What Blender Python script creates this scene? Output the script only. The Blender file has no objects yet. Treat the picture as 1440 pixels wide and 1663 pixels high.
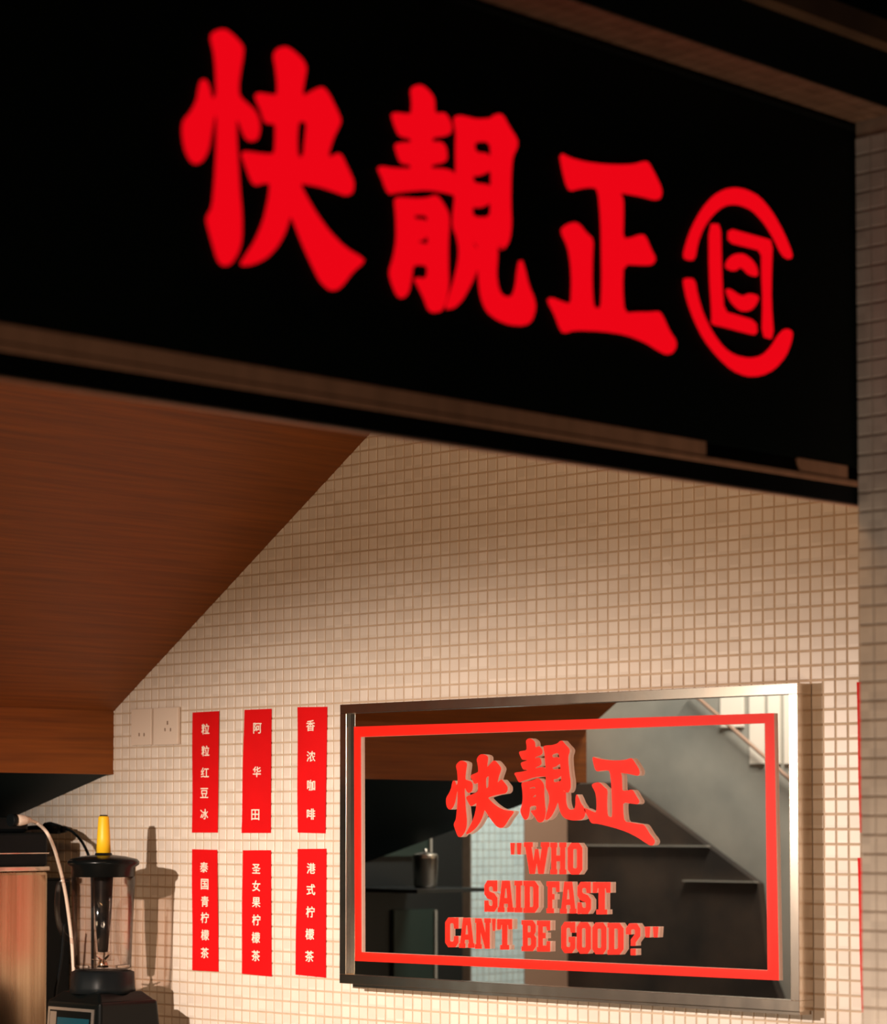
import bpy, bmesh, math, random
from mathutils import Vector, Matrix

random.seed(7)
scene = bpy.context.scene
col = scene.collection

# ------------------------------------------------------------------ camera
# World axes: X runs into the shop, Y is the distance from the tiled wall, Z is up.
F_PX = 4200.0
PITCH = math.radians(2.9)
CAM = Vector((0.0, 3.532, 1.55))
HORIZON = 1340.0
PY0 = HORIZON - F_PX * math.tan(PITCH)
TH = math.radians(45.5)
R_ = Vector((-math.sin(TH), -math.cos(TH), 0))
F0 = Vector((math.cos(TH), -math.sin(TH), 0))
FW = F0 * math.cos(PITCH) + Vector((0, 0, 1)) * math.sin(PITCH)
UP = -F0 * math.sin(PITCH) + Vector((0, 0, 1)) * math.cos(PITCH)

cam_d = bpy.data.cameras.new('camera')
cam = bpy.data.objects.new('camera', cam_d)
col.objects.link(cam)
m = Matrix((R_, UP, -FW)).transposed().to_4x4()
m.translation = CAM
cam.matrix_world = m
cam_d.sensor_fit = 'AUTO'
cam_d.sensor_width = 36
cam_d.lens = F_PX / 1663 * 36
cam_d.shift_y = (PY0 - 831.5) / 1663
cam_d.clip_start = 0.05
cam_d.dof.use_dof = True
cam_d.dof.focus_distance = 4.95
cam_d.dof.aperture_fstop = 5.2
scene.camera = cam

vs = scene.view_settings
vs.view_transform = 'Standard'
vs.look = 'None'
vs.exposure = 0.0
vs.gamma = 1.0
vs.use_curve_mapping = False

# ------------------------------------------------------------------ world and lights
world = bpy.data.worlds.new('world')
scene.world = world
world.use_nodes = True
bg = world.node_tree.nodes['Background']
bg.inputs[0].default_value = (1.0, 0.82, 0.66, 1)
bg.inputs[1].default_value = 0.006

LAMP = Vector((3.55, 1.79, 1.76))
def add_spot(name, loc, target, power, size_deg, blend, color, radius):
    d = bpy.data.lights.new(name, 'SPOT')
    d.energy = power; d.spot_size = math.radians(size_deg); d.spot_blend = blend
    d.color = color; d.shadow_soft_size = radius
    o = bpy.data.objects.new(name, d); col.objects.link(o)
    o.location = loc
    o.rotation_euler = (Vector(target) - Vector(loc)).to_track_quat('-Z', 'Y').to_euler()
    return o
def add_area(name, loc, target, power, sx, sy, color):
    d = bpy.data.lights.new(name, 'AREA')
    d.energy = power; d.shape = 'RECTANGLE'; d.size = sx; d.size_y = sy; d.color = color
    o = bpy.data.objects.new(name, d); col.objects.link(o)
    o.location = loc
    o.rotation_euler = (Vector(target) - Vector(loc)).to_track_quat('-Z', 'Y').to_euler()
    return o
sp = add_spot('counter_spotlight', LAMP, (3.38, 0.0, 1.04), 215, 67, 1.0, (1.0, 0.82, 0.69), 0.012)
sp.scale = (2.1, 1.0, 1.0)
add_area('kitchen_fill_light', (4.25, 2.1, 2.7), (5.1, 2.2, 1.5), 36, 0.5, 0.06, (1.0, 0.98, 0.92))  # added fill without a fixture, brightens the kitchen reflected in the mirror
add_area('sign_trim_fill_light', (1.40, 2.05, 0.80), (2.0, 2.05, 1.9), 3.6, 1.1, 0.08, (1.0, 0.76, 0.56))  # unseen helper light added to brighten the sign's bottom trim
add_area('jamb_fill_light', (1.62, 1.22, 0.98), (1.95, 0.74, 0.98), 7.0, 0.3, 0.2, (1.0, 0.76, 0.56))  # made-up low fill, lights the jamb most towards its foot
add_area('wood_fill_light', (3.5, 2.45, 1.12), (4.2, 1.2, 2.1), 4.2, 0.5, 0.3, (1.0, 0.74, 0.46))  # added fill out of view that lifts the wood ceiling
add_area('amber_fill_light', (2.5, 1.7, 2.75), (2.9, 0.0, 1.9), 7, 0.5, 0.1, (1.0, 0.52, 0.22))  # added warm fill standing in for ambient light on the upper wall

# ------------------------------------------------------------------ projection helpers
def ray(px, py):
    return FW + R_ * ((px - 720) / F_PX) - UP * ((py - PY0) / F_PX)
def on_y(px, py, y):
    d = ray(px, py); k = (y - CAM.y) / d.y
    return CAM + d * k
def on_x(px, py, x):
    d = ray(px, py); k = (x - CAM.x) / d.x
    return CAM + d * k
def proj(p):
    d = Vector(p) - CAM
    w = d.dot(FW)
    return 720 + F_PX * d.dot(R_) / w, PY0 - F_PX * d.dot(UP) / w

# ------------------------------------------------------------------ materials
def srgb(r, g, b):
    f = lambda c: (c / 255 / 12.92) if c / 255 <= 0.04045 else ((c / 255 + 0.055) / 1.055) ** 2.4
    return (f(r), f(g), f(b), 1)

def mat(name, color, rough=0.5, metal=0.0, spec=0.5, emit=None, estr=1.0, coat=0.0):
    mt = bpy.data.materials.new(name); mt.use_nodes = True
    b = mt.node_tree.nodes['Principled BSDF']
    b.inputs['Base Color'].default_value = color
    b.inputs['Roughness'].default_value = rough
    b.inputs['Metallic'].default_value = metal
    b.inputs['Specular IOR Level'].default_value = spec
    b.inputs['Coat Weight'].default_value = coat
    if emit:
        b.inputs['Emission Color'].default_value = emit
        b.inputs['Emission Strength'].default_value = estr
    return mt

def noisy(name, c1, c2, scale, rough=0.5, metal=0.0, stretch=(1, 1, 1), detail=4, bump=0.0, spec=0.5, rvar=0.0, lo=0.35, hi=0.65):
    mt = mat(name, c1, rough, metal, spec)
    nt = mt.node_tree; b = nt.nodes['Principled BSDF']
    tc = nt.nodes.new('ShaderNodeNewGeometry')
    mp = nt.nodes.new('ShaderNodeMapping'); mp.inputs['Scale'].default_value = stretch
    nt.links.new(tc.outputs['Position'], mp.inputs['Vector'])
    nz = nt.nodes.new('ShaderNodeTexNoise'); nz.inputs['Scale'].default_value = scale
    nz.inputs['Detail'].default_value = detail
    nt.links.new(mp.outputs[0], nz.inputs['Vector'])
    rp = nt.nodes.new('ShaderNodeValToRGB')
    rp.color_ramp.elements[0].position = lo; rp.color_ramp.elements[0].color = c1
    rp.color_ramp.elements[1].position = hi; rp.color_ramp.elements[1].color = c2
    nt.links.new(nz.outputs['Fac'], rp.inputs['Fac'])
    nt.links.new(rp.outputs['Color'], b.inputs['Base Color'])
    if bump:
        bp = nt.nodes.new('ShaderNodeBump'); bp.inputs['Strength'].default_value = bump
        bp.inputs['Distance'].default_value = 0.002
        nt.links.new(nz.outputs['Fac'], bp.inputs['Height']); nt.links.new(bp.outputs[0], b.inputs['Normal'])
    if rvar:
        mr = nt.nodes.new('ShaderNodeMapRange')
        mr.inputs['To Min'].default_value = rough - rvar; mr.inputs['To Max'].default_value = rough + rvar
        nt.links.new(nz.outputs['Fac'], mr.inputs['Value']); nt.links.new(mr.outputs[0], b.inputs['Roughness'])
    return mt

TILE = 0.025
def tile_material(name, base, var, rough):
    mt = mat(name, base, rough)
    nt = mt.node_tree; b = nt.nodes['Principled BSDF']
    g = nt.nodes.new('ShaderNodeNewGeometry')
    dv = nt.nodes.new('ShaderNodeVectorMath'); dv.operation = 'SCALE'; dv.inputs['Scale'].default_value = 1 / TILE
    fl = nt.nodes.new('ShaderNodeVectorMath'); fl.operation = 'FLOOR'
    wn = nt.nodes.new('ShaderNodeTexWhiteNoise'); wn.noise_dimensions = '3D'
    mx = nt.nodes.new('ShaderNodeMix'); mx.data_type = 'RGBA'
    mx.inputs[6].default_value = base
    mx.inputs[7].default_value = var
    nt.links.new(g.outputs['Position'], dv.inputs[0]); nt.links.new(dv.outputs[0], fl.inputs[0])
    nt.links.new(fl.outputs[0], wn.inputs['Vector']); nt.links.new(wn.outputs['Value'], mx.inputs[0])
    nt.links.new(mx.outputs[2], b.inputs['Base Color'])
    return mt

M = {}
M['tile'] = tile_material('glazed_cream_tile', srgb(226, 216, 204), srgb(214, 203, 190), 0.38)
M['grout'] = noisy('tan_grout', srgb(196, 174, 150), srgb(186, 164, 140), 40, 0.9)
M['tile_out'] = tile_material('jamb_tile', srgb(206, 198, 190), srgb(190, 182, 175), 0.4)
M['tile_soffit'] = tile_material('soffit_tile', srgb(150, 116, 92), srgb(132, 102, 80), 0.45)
M['grout_out'] = noisy('jamb_grout', srgb(172, 152, 134), srgb(160, 140, 124), 40, 0.9)
M['wood'] = noisy('brown_wood_veneer', srgb(108, 56, 14), srgb(138, 75, 20), 9, 0.5, spec=0.3, stretch=(13, 0.4, 13), detail=8, bump=0.03, rvar=0.05, lo=0.28, hi=0.72)
M['dark_teal'] = mat('dark_teal_panel', srgb(9, 26, 29), 0.6, spec=0.1)
M['sign_black'] = mat('black_sign_face', (0.004, 0.007, 0.006, 1), 0.55, spec=0.08)
M['sign_red'] = mat('lit_red_acrylic', (0.05, 0.0, 0.0, 1), 0.5, spec=0.1, emit=(0.83, 0.0015, 0.0075, 1), estr=1.0)
M['trim_brown'] = noisy('warm_reflection_trim', srgb(205, 150, 118), srgb(185, 136, 106), 6, 0.42, metal=0.0, stretch=(1, 6, 1))  # sign trim with its warm reflection put into the colour
M['trim_dark'] = mat('black_rail', (0.002, 0.003, 0.003, 1), 0.5, spec=0.15)
M['front_dark'] = mat('dark_fascia', srgb(22, 28, 26), 0.6, spec=0.2)
M['front_brown'] = noisy('brown_ledge', srgb(120, 88, 62), srgb(104, 76, 55), 12, 0.6)
M['steel'] = noisy('polished_steel', srgb(226, 214, 200), srgb(208, 194, 178), 30, 0.2, metal=1.0, stretch=(1, 1, 0.3), rvar=0.05)
M['mirror'] = mat('silver_mirror', (0.86, 0.86, 0.83, 1), 0.0, metal=1.0)

M['pale_back'] = mat('pale_vinyl_backing', srgb(250, 214, 196), 0.6)
M['banner_red'] = noisy('red_banner_paper', srgb(216, 6, 12), srgb(205, 4, 10), 8, 0.7, spec=0.2)
M['banner_text'] = mat('cream_print', srgb(244, 222, 206), 0.7)
M['plate'] = mat('white_plastic', srgb(218, 202, 186), 0.45)
M['slot'] = mat('socket_slot', srgb(122, 98, 80), 0.7)
M['black_plastic'] = mat('black_plastic', (0.003, 0.004, 0.004, 1), 0.26, spec=0.15)
M['black_matte'] = mat('black_rubber', (0.005, 0.007, 0.008, 1), 0.42, spec=0.14)
M['yellow'] = mat('yellow_plastic', srgb(240, 190, 30), 0.45)
M['white_cable'] = mat('white_cable', srgb(236, 218, 200), 0.5)
M['machine_black'] = mat('machine_black', (0.003, 0.005, 0.006, 1), 0.45, spec=0.15)
M['brushed'] = noisy('brushed_steel', srgb(205, 180, 150), srgb(180, 152, 122), 14, 0.26, metal=1.0, stretch=(4, 4, 0.08), detail=5, rvar=0.1)
M['display'] = mat('panel_display', srgb(18, 60, 72), 0.2)
M['panel_silver'] = mat('panel_silver', srgb(196, 186, 176), 0.3, metal=0.85)
M['counter'] = mat('steel_counter', srgb(170, 150, 130), 0.35, metal=0.8)
M['kitchen_grey'] = noisy('grey_steel_sheet', srgb(172, 164, 150), srgb(140, 136, 126), 3, 0.5, stretch=(1, 1, 1))
M['kitchen_dark'] = noisy('dark_brown_cabinet', srgb(72, 56, 44), srgb(40, 32, 26), 5, 0.6)
M['kitchen_black'] = mat('kitchen_black', srgb(14, 18, 17), 0.5)
M['kitchen_green'] = mat('dark_green_glass', srgb(40, 52, 46), 0.25)
M['cool_tile'] = tile_material('cool_lit_tile', srgb(205, 222, 220), srgb(192, 210, 210), 0.4)  # cool light falling on the column is put into the tile colour
M['brown_column'] = mat('brown_column', srgb(150, 116, 94), 0.6)
M['paper'] = mat('white_paper', srgb(240, 226, 208), 0.7)
M['led'] = mat('indicator_led', (0.8, 0.75, 0.6, 1), 0.4, emit=(1.0, 0.9, 0.65, 1), estr=1.0)
M['floor'] = noisy('dark_floor', srgb(70, 62, 56), srgb(56, 50, 46), 8, 0.6)
M['dark_wall'] = mat('dark_plaster', srgb(34, 36, 34), 0.7)

def glass_thin(name, tint, refl_rough, dark_edge):
    mt = bpy.data.materials.new(name); mt.use_nodes = True
    nt = mt.node_tree; nt.nodes.remove(nt.nodes['Principled BSDF'])
    out = nt.nodes['Material Output']
    tr = nt.nodes.new('ShaderNodeBsdfTransparent')
    gl = nt.nodes.new('ShaderNodeBsdfGlossy'); gl.inputs['Roughness'].default_value = refl_rough
    gl.inputs['Color'].default_value = (0.9, 0.9, 0.9, 1)
    lf = nt.nodes.new('ShaderNodeLayerWeight'); lf.inputs['Blend'].default_value = 0.5
    pw = nt.nodes.new('ShaderNodeMath'); pw.operation = 'POWER'; pw.inputs[1].default_value = 4.0
    lw = nt.nodes.new('ShaderNodeMath'); lw.operation = 'MULTIPLY_ADD'; lw.inputs[1].default_value = 0.35; lw.inputs[2].default_value = 0.035
    nt.links.new(lf.outputs['Facing'], pw.inputs[0]); nt.links.new(pw.outputs[0], lw.inputs[0])
    mix = nt.nodes.new('ShaderNodeMixShader')
    if dark_edge:
        f2 = nt.nodes.new('ShaderNodeLayerWeight'); f2.inputs['Blend'].default_value = 0.5
        rp = nt.nodes.new('ShaderNodeValToRGB')
        rp.color_ramp.elements[0].position = 0.55; rp.color_ramp.elements[0].color = tint
        rp.color_ramp.elements[1].position = 0.95; rp.color_ramp.elements[1].color = dark_edge
        nt.links.new(f2.outputs['Facing'], rp.inputs['Fac']); nt.links.new(rp.outputs['Color'], tr.inputs['Color'])
    else:
        tr.inputs['Color'].default_value = tint
    nt.links.new(lw.outputs[0], mix.inputs[0]); nt.links.new(tr.outputs[0], mix.inputs[1]); nt.links.new(gl.outputs[0], mix.inputs[2])
    nt.links.new(mix.outputs[0], out.inputs['Surface'])
    return mt
M['pane'] = glass_thin('clear_pane', (0.97, 0.98, 0.97, 1), 0.02, None)
def acrylic_side(name, color):
    mt = bpy.data.materials.new(name); mt.use_nodes = True
    nt = mt.node_tree; nt.nodes.remove(nt.nodes['Principled BSDF'])
    a = nt.nodes.new('ShaderNodeBsdfDiffuse'); b = nt.nodes.new('ShaderNodeBsdfTranslucent'); mx = nt.nodes.new('ShaderNodeMixShader')
    a.inputs['Color'].default_value = color; b.inputs['Color'].default_value = color; mx.inputs[0].default_value = 0.5
    nt.links.new(a.outputs[0], mx.inputs[1]); nt.links.new(b.outputs[0], mx.inputs[2]); nt.links.new(mx.outputs[0], nt.nodes['Material Output'].inputs['Surface'])
    return mt
M['pale_back'] = acrylic_side('pale_acrylic_edge', srgb(255, 240, 230))
def acrylic_face(name, color, through):
    mt = mat(name, color, 0.45, spec=0.16)
    nt = mt.node_tree; b = nt.nodes['Principled BSDF']
    t = nt.nodes.new('ShaderNodeBsdfTranslucent'); t.inputs['Color'].default_value = through
    mx = nt.nodes.new('ShaderNodeMixShader'); mx.inputs[0].default_value = 0.16
    nt.links.new(b.outputs[0], mx.inputs[1]); nt.links.new(t.outputs[0], mx.inputs[2]); nt.links.new(mx.outputs[0], nt.nodes['Material Output'].inputs['Surface'])
    return mt
M['red_vinyl'] = acrylic_face('red_acrylic_face', srgb(238, 20, 4), srgb(255, 215, 200))
M['jar'] = glass_thin('clear_jar_plastic', (0.92, 0.87, 0.845, 1), 0.08, (0.13, 0.10, 0.085, 1))

# ------------------------------------------------------------------ object helpers
def obj(name, me, material, parent=None):
    if isinstance(me, bmesh.types.BMesh):
        bm = me; me = bpy.data.meshes.new(name); bm.to_mesh(me); bm.free()
    o = bpy.data.objects.new(name, me)
    col.objects.link(o)
    if material is not None:
        me.materials.clear()
        for mm in (material if isinstance(material, (list, tuple)) else [material]):
            me.materials.append(M[mm])
    if parent is not None:
        o.parent = parent
        o.matrix_parent_inverse = parent.matrix_world.inverted()
    return o
def empty(name, loc=(0, 0, 0)):
    o = bpy.data.objects.new(name, None); col.objects.link(o)
    o.location = loc; o.empty_display_size = 0.05
    o.matrix_world = Matrix.Translation(Vector(loc))
    return o
def tag(o, label, cat, group=None):
    o['label'] = label; o['category'] = cat
    if group: o['group'] = group
    return o
def struct(o, label=None):
    o['kind'] = 'structure'
    if label: o['label'] = label
    return o
def bm_box(bm, a, b, bevel=0.0):
    lo = [min(a[i], b[i]) for i in range(3)]; hi = [max(a[i], b[i]) for i in range(3)]
    vs_ = [bm.verts.new((x, y, z)) for x in (lo[0], hi[0]) for y in (lo[1], hi[1]) for z in (lo[2], hi[2])]
    q = [(0, 1, 3, 2), (4, 6, 7, 5), (0, 4, 5, 1), (2, 3, 7, 6), (0, 2, 6, 4), (1, 5, 7, 3)]
    fs = [bm.faces.new([vs_[i] for i in f]) for f in q]
    if bevel:
        es = set(e for f in fs for e in f.edges)
        bmesh.ops.bevel(bm, geom=list(es), offset=bevel, segments=2, profile=0.5, affect='EDGES')
    return bm
def box(name, a, b, material, parent=None, bevel=0.0):
    return obj(name, bm_box(bmesh.new(), a, b, bevel), material, parent)
def prism(name, pts0, pts1, material, parent=None):
    """closed solid between two equal polygons (lists of 3D points)"""
    bm = bmesh.new()
    a = [bm.verts.new(p) for p in pts0]; b = [bm.verts.new(p) for p in pts1]
    n = len(a)
    bm.faces.new(a); bm.faces.new(b[::-1])
    for i in range(n):
        j = (i + 1) % n
        bm.faces.new((a[i], b[i], b[j], a[j]))
    bmesh.ops.recalc_face_normals(bm, faces=bm.faces)
    return obj(name, bm, material, parent)
def lathe(name, profile, center, material, parent=None, seg=40, smooth=True, flute=None, closed=False):
    bm = bmesh.new(); rings = []
    for r, z in profile:
        ring = []
        for i in range(seg):
            a = 2 * math.pi * i / seg
            rr = r * (1 + (flute * math.cos(8 * a) if flute else 0))
            ring.append(bm.verts.new((center[0] + rr * math.cos(a), center[1] + rr * math.sin(a), center[2] + z)))
        rings.append(ring)
    for k in range(len(rings) - 1 + (1 if closed else 0)):
        r0 = rings[k]; r1 = rings[(k + 1) % len(rings)]
        for i in range(seg):
            j = (i + 1) % seg
            bm.faces.new((r0[i], r0[j], r1[j], r1[i]))
    if not closed:
        if profile[0][0] > 1e-5: bm.faces.new(rings[0][::-1])
        if profile[-1][0] > 1e-5: bm.faces.new(rings[-1])
    bmesh.ops.recalc_face_normals(bm, faces=bm.faces)
    for f in bm.faces: f.smooth = smooth and len(f.verts) == 4
    return obj(name, bm, material, parent)
def smooth_pts(pts, n=6):
    out = []
    P = [Vector(p) for p in pts]; P = [P[0] * 2 - P[1]] + P + [P[-1] * 2 - P[-2]]
    for i in range(1, len(P) - 2):
        for k in range(n):
            t = k / n
            out.append(0.5 * ((2 * P[i]) + (P[i + 1] - P[i - 1]) * t + (2 * P[i - 1] - 5 * P[i] + 4 * P[i + 1] - P[i + 2]) * t * t + (-P[i - 1] + 3 * P[i] - 3 * P[i + 1] + P[i + 2]) * t ** 3))
    out.append(P[-2])
    return out
def tube(name, pts, r, material, parent=None, seg=10, smooth_n=6, bm=None):
    pts = smooth_pts(pts, smooth_n) if smooth_n else [Vector(p) for p in pts]
    own = bm is None
    bm = bm or bmesh.new(); rings = []
    nrm = None
    for i, p in enumerate(pts):
        d = (pts[min(i + 1, len(pts) - 1)] - pts[max(i - 1, 0)]).normalized()
        if nrm is None:
            nrm = d.orthogonal().normalized()
        nrm = (nrm - d * nrm.dot(d)).normalized(); bn = d.cross(nrm)
        rr = r[min(i, len(r) - 1)] if isinstance(r, (list, tuple)) else r
        rings.append([bm.verts.new(p + (nrm * math.cos(2 * math.pi * k / seg) + bn * math.sin(2 * math.pi * k / seg)) * rr) for k in range(seg)])
    for a, b in zip(rings, rings[1:]):
        for k in range(seg):
            j = (k + 1) % seg
            f = bm.faces.new((a[k], a[j], b[j], b[k])); f.smooth = True
    bm.faces.new(rings[0][::-1]); bm.faces.new(rings[-1])
    if own:
        bmesh.ops.recalc_face_normals(bm, faces=bm.faces)
        return obj(name, bm, material, parent)

SIGN_FRAME = (Vector((0, -1, 0)), Vector((0, 0, 1)), Vector((-1, 0, 0)))
WALL_FRAME = (Vector((-1, 0, 0)), Vector((0, 0, 1)), Vector((0, 1, 0)))
def chaikin(p, it=1, r=0.22):
    for _ in range(it):
        q = []
        for i in range(len(p)):
            a = p[i]; b = p[(i + 1) % len(p)]
            q.append((a[0] + (b[0] - a[0]) * r, a[1] + (b[1] - a[1]) * r))
            q.append((a[0] + (b[0] - a[0]) * (1 - r), a[1] + (b[1] - a[1]) * (1 - r)))
        p = q
    return p
def area2(p):
    return sum(p[i][0] * p[(i + 1) % len(p)][1] - p[(i + 1) % len(p)][0] * p[i][1] for i in range(len(p)))
def flat_shape(name, loops, frame, origin, thick, material, parent, offset=0.0, back=None):
    """filled outlines (holes by nesting) given in the plane's own 2D metres, raised 'thick' off the plane"""
    cu = bpy.data.curves.new(name + '_outline', 'CURVE'); cu.dimensions = '2D'; cu.fill_mode = 'BOTH'
    cu.extrude = thick / 2; cu.offset = offset
    for lp in loops:
        sp = cu.splines.new('POLY'); sp.points.add(len(lp) - 1); sp.use_cyclic_u = True
        for q, pt in zip(lp, sp.points): pt.co = (q[0], q[1], thick / 2, 1)
    tmp = bpy.data.objects.new('tmp', cu); col.objects.link(tmp)
    dg = bpy.context.evaluated_depsgraph_get(); dg.update()
    me = bpy.data.meshes.new_from_object(tmp.evaluated_get(dg))
    bpy.data.objects.remove(tmp); bpy.data.curves.remove(cu)
    mt = Matrix((frame[0], frame[1], frame[2])).transposed().to_4x4()
    for v in me.vertices: v.co.z += thick / 2 if False else 0
    zmin = min(v.co.z for v in me.vertices)
    for v in me.vertices: v.co.z -= zmin
    o = obj(name, me, material)
    if back:
        me.materials.append(M[back])
        for p in me.polygons:
            p.material_index = 0 if p.normal.z > 0.5 else 1
            p.use_smooth = False
    mt.translation = Vector(origin)
    me.transform(mt)
    if parent is not None:
        o.parent = parent; o.matrix_parent_inverse = parent.matrix_world.inverted()
    me.update()
    return o

# ================================================================== STRUCTURE
SX = 1.99                # sign plane / inner face of the shop front
JY = on_x(1388, 205, SX).y    # jamb plane
# --- tiled side wall
wall = struct(box('wall_right', (SX, -0.12, 0.0), (5.35, -0.0010, 3.45), 'grout'),
              'cream mosaic tiled wall behind the mirror')
def tile_bm(bm, cx, cz, half, h, y0, frame):
    """one mosaic tile with chamfered edge; frame=(ex,ey,ez), centre given in world"""
    ex, ey, ez = frame
    c = Vector((0, 0, 0)) if cx is None else cx
    ch = 0.0011
    lo = [bm.verts.new(c + ex * (sx * half) + ey * (sy * half) + ez * y0) for sx, sy in ((-1, -1), (1, -1), (1, 1), (-1, 1))]
    md = [bm.verts.new(c + ex * (sx * half) + ey * (sy * half) + ez * (y0 + h - ch * 0.6)) for sx, sy in ((-1, -1), (1, -1), (1, 1), (-1, 1))]
    tp = [bm.verts.new(c + ex * (sx * (half - ch)) + ey * (sy * (half - ch)) + ez * (y0 + h)) for sx, sy in ((-1, -1), (1, -1), (1, 1), (-1, 1))]
    for a, b in ((lo, md), (md, tp)):
        for i in range(4):
            j = (i + 1) % 4
            bm.faces.new((a[i], a[j], b[j], b[i]))
    bm.faces.new(tp)
HALF = 0.0109
g0 = on_y(1356, 1103, 0)
gx, gz = g0.x, g0.z
cand, rest = [], []
ml = on_y(552, 1144, 0); mr_ = on_y(1318, 1640, 0)
for i in range(-40, 130):
    x = gx + TILE * (i + 0.5)
    if x < SX + 0.03 or x > 5.0: continue
    for k in range(-30, 60):
        z = gz + TILE * (k + 0.5)
        if z < 0.98 or z > 2.85: continue
        px, py = proj((x, 0, z))
        hidden = px > 1389 or py < 613 + 0.1515 * px or (555 < px < 1312 and 1135 - 0.047 * (px - 552) < py < 1596 + 0.06 * (px - 552)) or py > 1668
        (rest if hidden else cand).append((x, z))
cand.sort(key=lambda t: t[0])
tm = bmesh.new(); tile_bm(tm, None, 0, HALF, 0.0026, -0.0022, WALL_FRAME)
tile_me = bpy.data.meshes.new('tile'); tm.to_mesh(tile_me); tm.free(); tile_me.materials.append(M['tile'])
for x, z in cand[:300]:
    t = bpy.data.objects.new('tile', tile_me); col.objects.link(t)
    t.location = (x, random.uniform(-0.0003, 0.0003), z); t.parent = wall
    t.rotation_euler = (random.gauss(0, 0.006), 0, random.gauss(0, 0.008))
bm = bmesh.new()
rj = random.Random(3)
for x, z in cand[300:] + rest:
    a = rj.gauss(0, 0.008); b = rj.gauss(0, 0.006)
    ex = Vector((-math.cos(a), -math.sin(a), 0)); ey = Vector((0, math.sin(b), math.cos(b)))
    tile_bm(bm, Vector((x, rj.uniform(-0.0003, 0.0003), z)), 0, HALF, 0.0026, -0.0022, (ex, ey, ex.cross(ey)))
tf = obj('tile_field', bm, 'tile', wall); tf['kind'] = 'stuff'

# --- shop front: jamb + lintel
front = struct(box('wall_front', (1.918, 0.0, 0.0), (SX, JY - 0.002, 3.3), 'grout_out'), 'tiled jamb of the shop opening')
SOF_Z = on_x(1388, 200, SX).z
lintel = struct(box('trim_1', (1.918, JY - 0.002, SOF_Z + 0.002), (SX, 3.3, 3.3), 'front_dark'), 'dark fascia above the sign with tiled soffit')
# tiles on the jamb reveal (each its own piece)
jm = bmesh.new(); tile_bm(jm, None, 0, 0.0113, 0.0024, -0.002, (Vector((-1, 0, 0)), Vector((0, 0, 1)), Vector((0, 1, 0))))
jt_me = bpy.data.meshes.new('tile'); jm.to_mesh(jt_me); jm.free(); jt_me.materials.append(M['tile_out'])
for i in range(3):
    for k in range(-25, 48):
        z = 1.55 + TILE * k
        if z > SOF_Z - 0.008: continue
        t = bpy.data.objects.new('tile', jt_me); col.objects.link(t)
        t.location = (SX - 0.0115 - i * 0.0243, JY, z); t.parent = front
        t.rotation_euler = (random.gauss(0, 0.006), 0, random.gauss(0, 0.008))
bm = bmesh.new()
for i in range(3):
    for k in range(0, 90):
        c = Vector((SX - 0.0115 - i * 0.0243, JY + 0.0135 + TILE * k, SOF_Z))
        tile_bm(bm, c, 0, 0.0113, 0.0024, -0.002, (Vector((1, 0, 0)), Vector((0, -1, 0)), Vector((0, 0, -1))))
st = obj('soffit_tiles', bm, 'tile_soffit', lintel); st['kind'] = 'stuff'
# ledge strip on the fascia
pa = on_x(1440, 73, 1.90); pb = on_x(1440, 36, 1.90)
struct(box('trim_2', (1.895, JY - 0.3, pa.z), (1.918, 3.3, pb.z), 'front_brown'), 'brown ledge running along the dark fascia')

# --- sloped wood ceiling with its fascia and dark underside
P1 = on_y(602, 703, 0); P2 = on_y(185, 1155, 0); P3 = on_y(185, 1257, 0); P4 = on_y(35, 1323, 0)
slope = (P1.z - P2.z) / (P2.x - P1.x)
TOPX = 2.06; topz = P1.z + slope * (P1.x - TOPX)
WOOD_Y = 1.62
ceil = prism('ceiling', [(TOPX, 0.0, topz), (P2.x, 0.0, P2.z), (P2.x, 0.0, P2.z + 0.04), (TOPX, 0.0, topz + 0.04)],
             [(TOPX, WOOD_Y, topz), (P2.x, WOOD_Y, P2.z), (P2.x, WOOD_Y, P2.z + 0.04), (TOPX, WOOD_Y, topz + 0.04)], 'wood')
struct(ceil, 'brown wood clad sloping ceiling')
prism('fascia_board', [(P2.x, 0, P2.z + 0.04), (P2.x, 0, P3.z), (P2.x + 0.018, 0, P3.z), (P2.x + 0.018, 0, P2.z + 0.04)],
      [(P2.x, WOOD_Y, P2.z + 0.04), (P2.x, WOOD_Y, P3.z), (P2.x + 0.018, WOOD_Y, P3.z), (P2.x + 0.018, WOOD_Y, P2.z + 0.04)], 'wood', ceil)
prism('edge_strip', [(P2.x - 0.001, 0, P3.z + 0.003), (P2.x - 0.001, 0, P3.z - 0.001), (P2.x + 0.018, 0, P3.z - 0.001), (P2.x + 0.018, 0, P3.z + 0.003)],
      [(P2.x - 0.001, WOOD_Y, P3.z + 0.003), (P2.x - 0.001, WOOD_Y, P3.z - 0.001), (P2.x + 0.018, WOOD_Y, P3.z - 0.001), (P2.x + 0.018, WOOD_Y, P3.z + 0.003)], 'wood', ceil)
k_ = (P4.z - P3.z) / (P4.x - P3.x)
zb = P3.z + k_ * (5.35 - P3.x)
prism('underside_panel', [(P3.x + 0.018, 0, P3.z), (5.35, 0, zb), (5.35, 0, P2.z + 0.04), (P3.x + 0.018, 0, P2.z + 0.04)],
      [(P3.x + 0.018, WOOD_Y, P3.z), (5.35, WOOD_Y, zb), (5.35, WOOD_Y, P2.z + 0.04), (P3.x + 0.018, WOOD_Y, P2.z + 0.04)], 'dark_teal', ceil)

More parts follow.
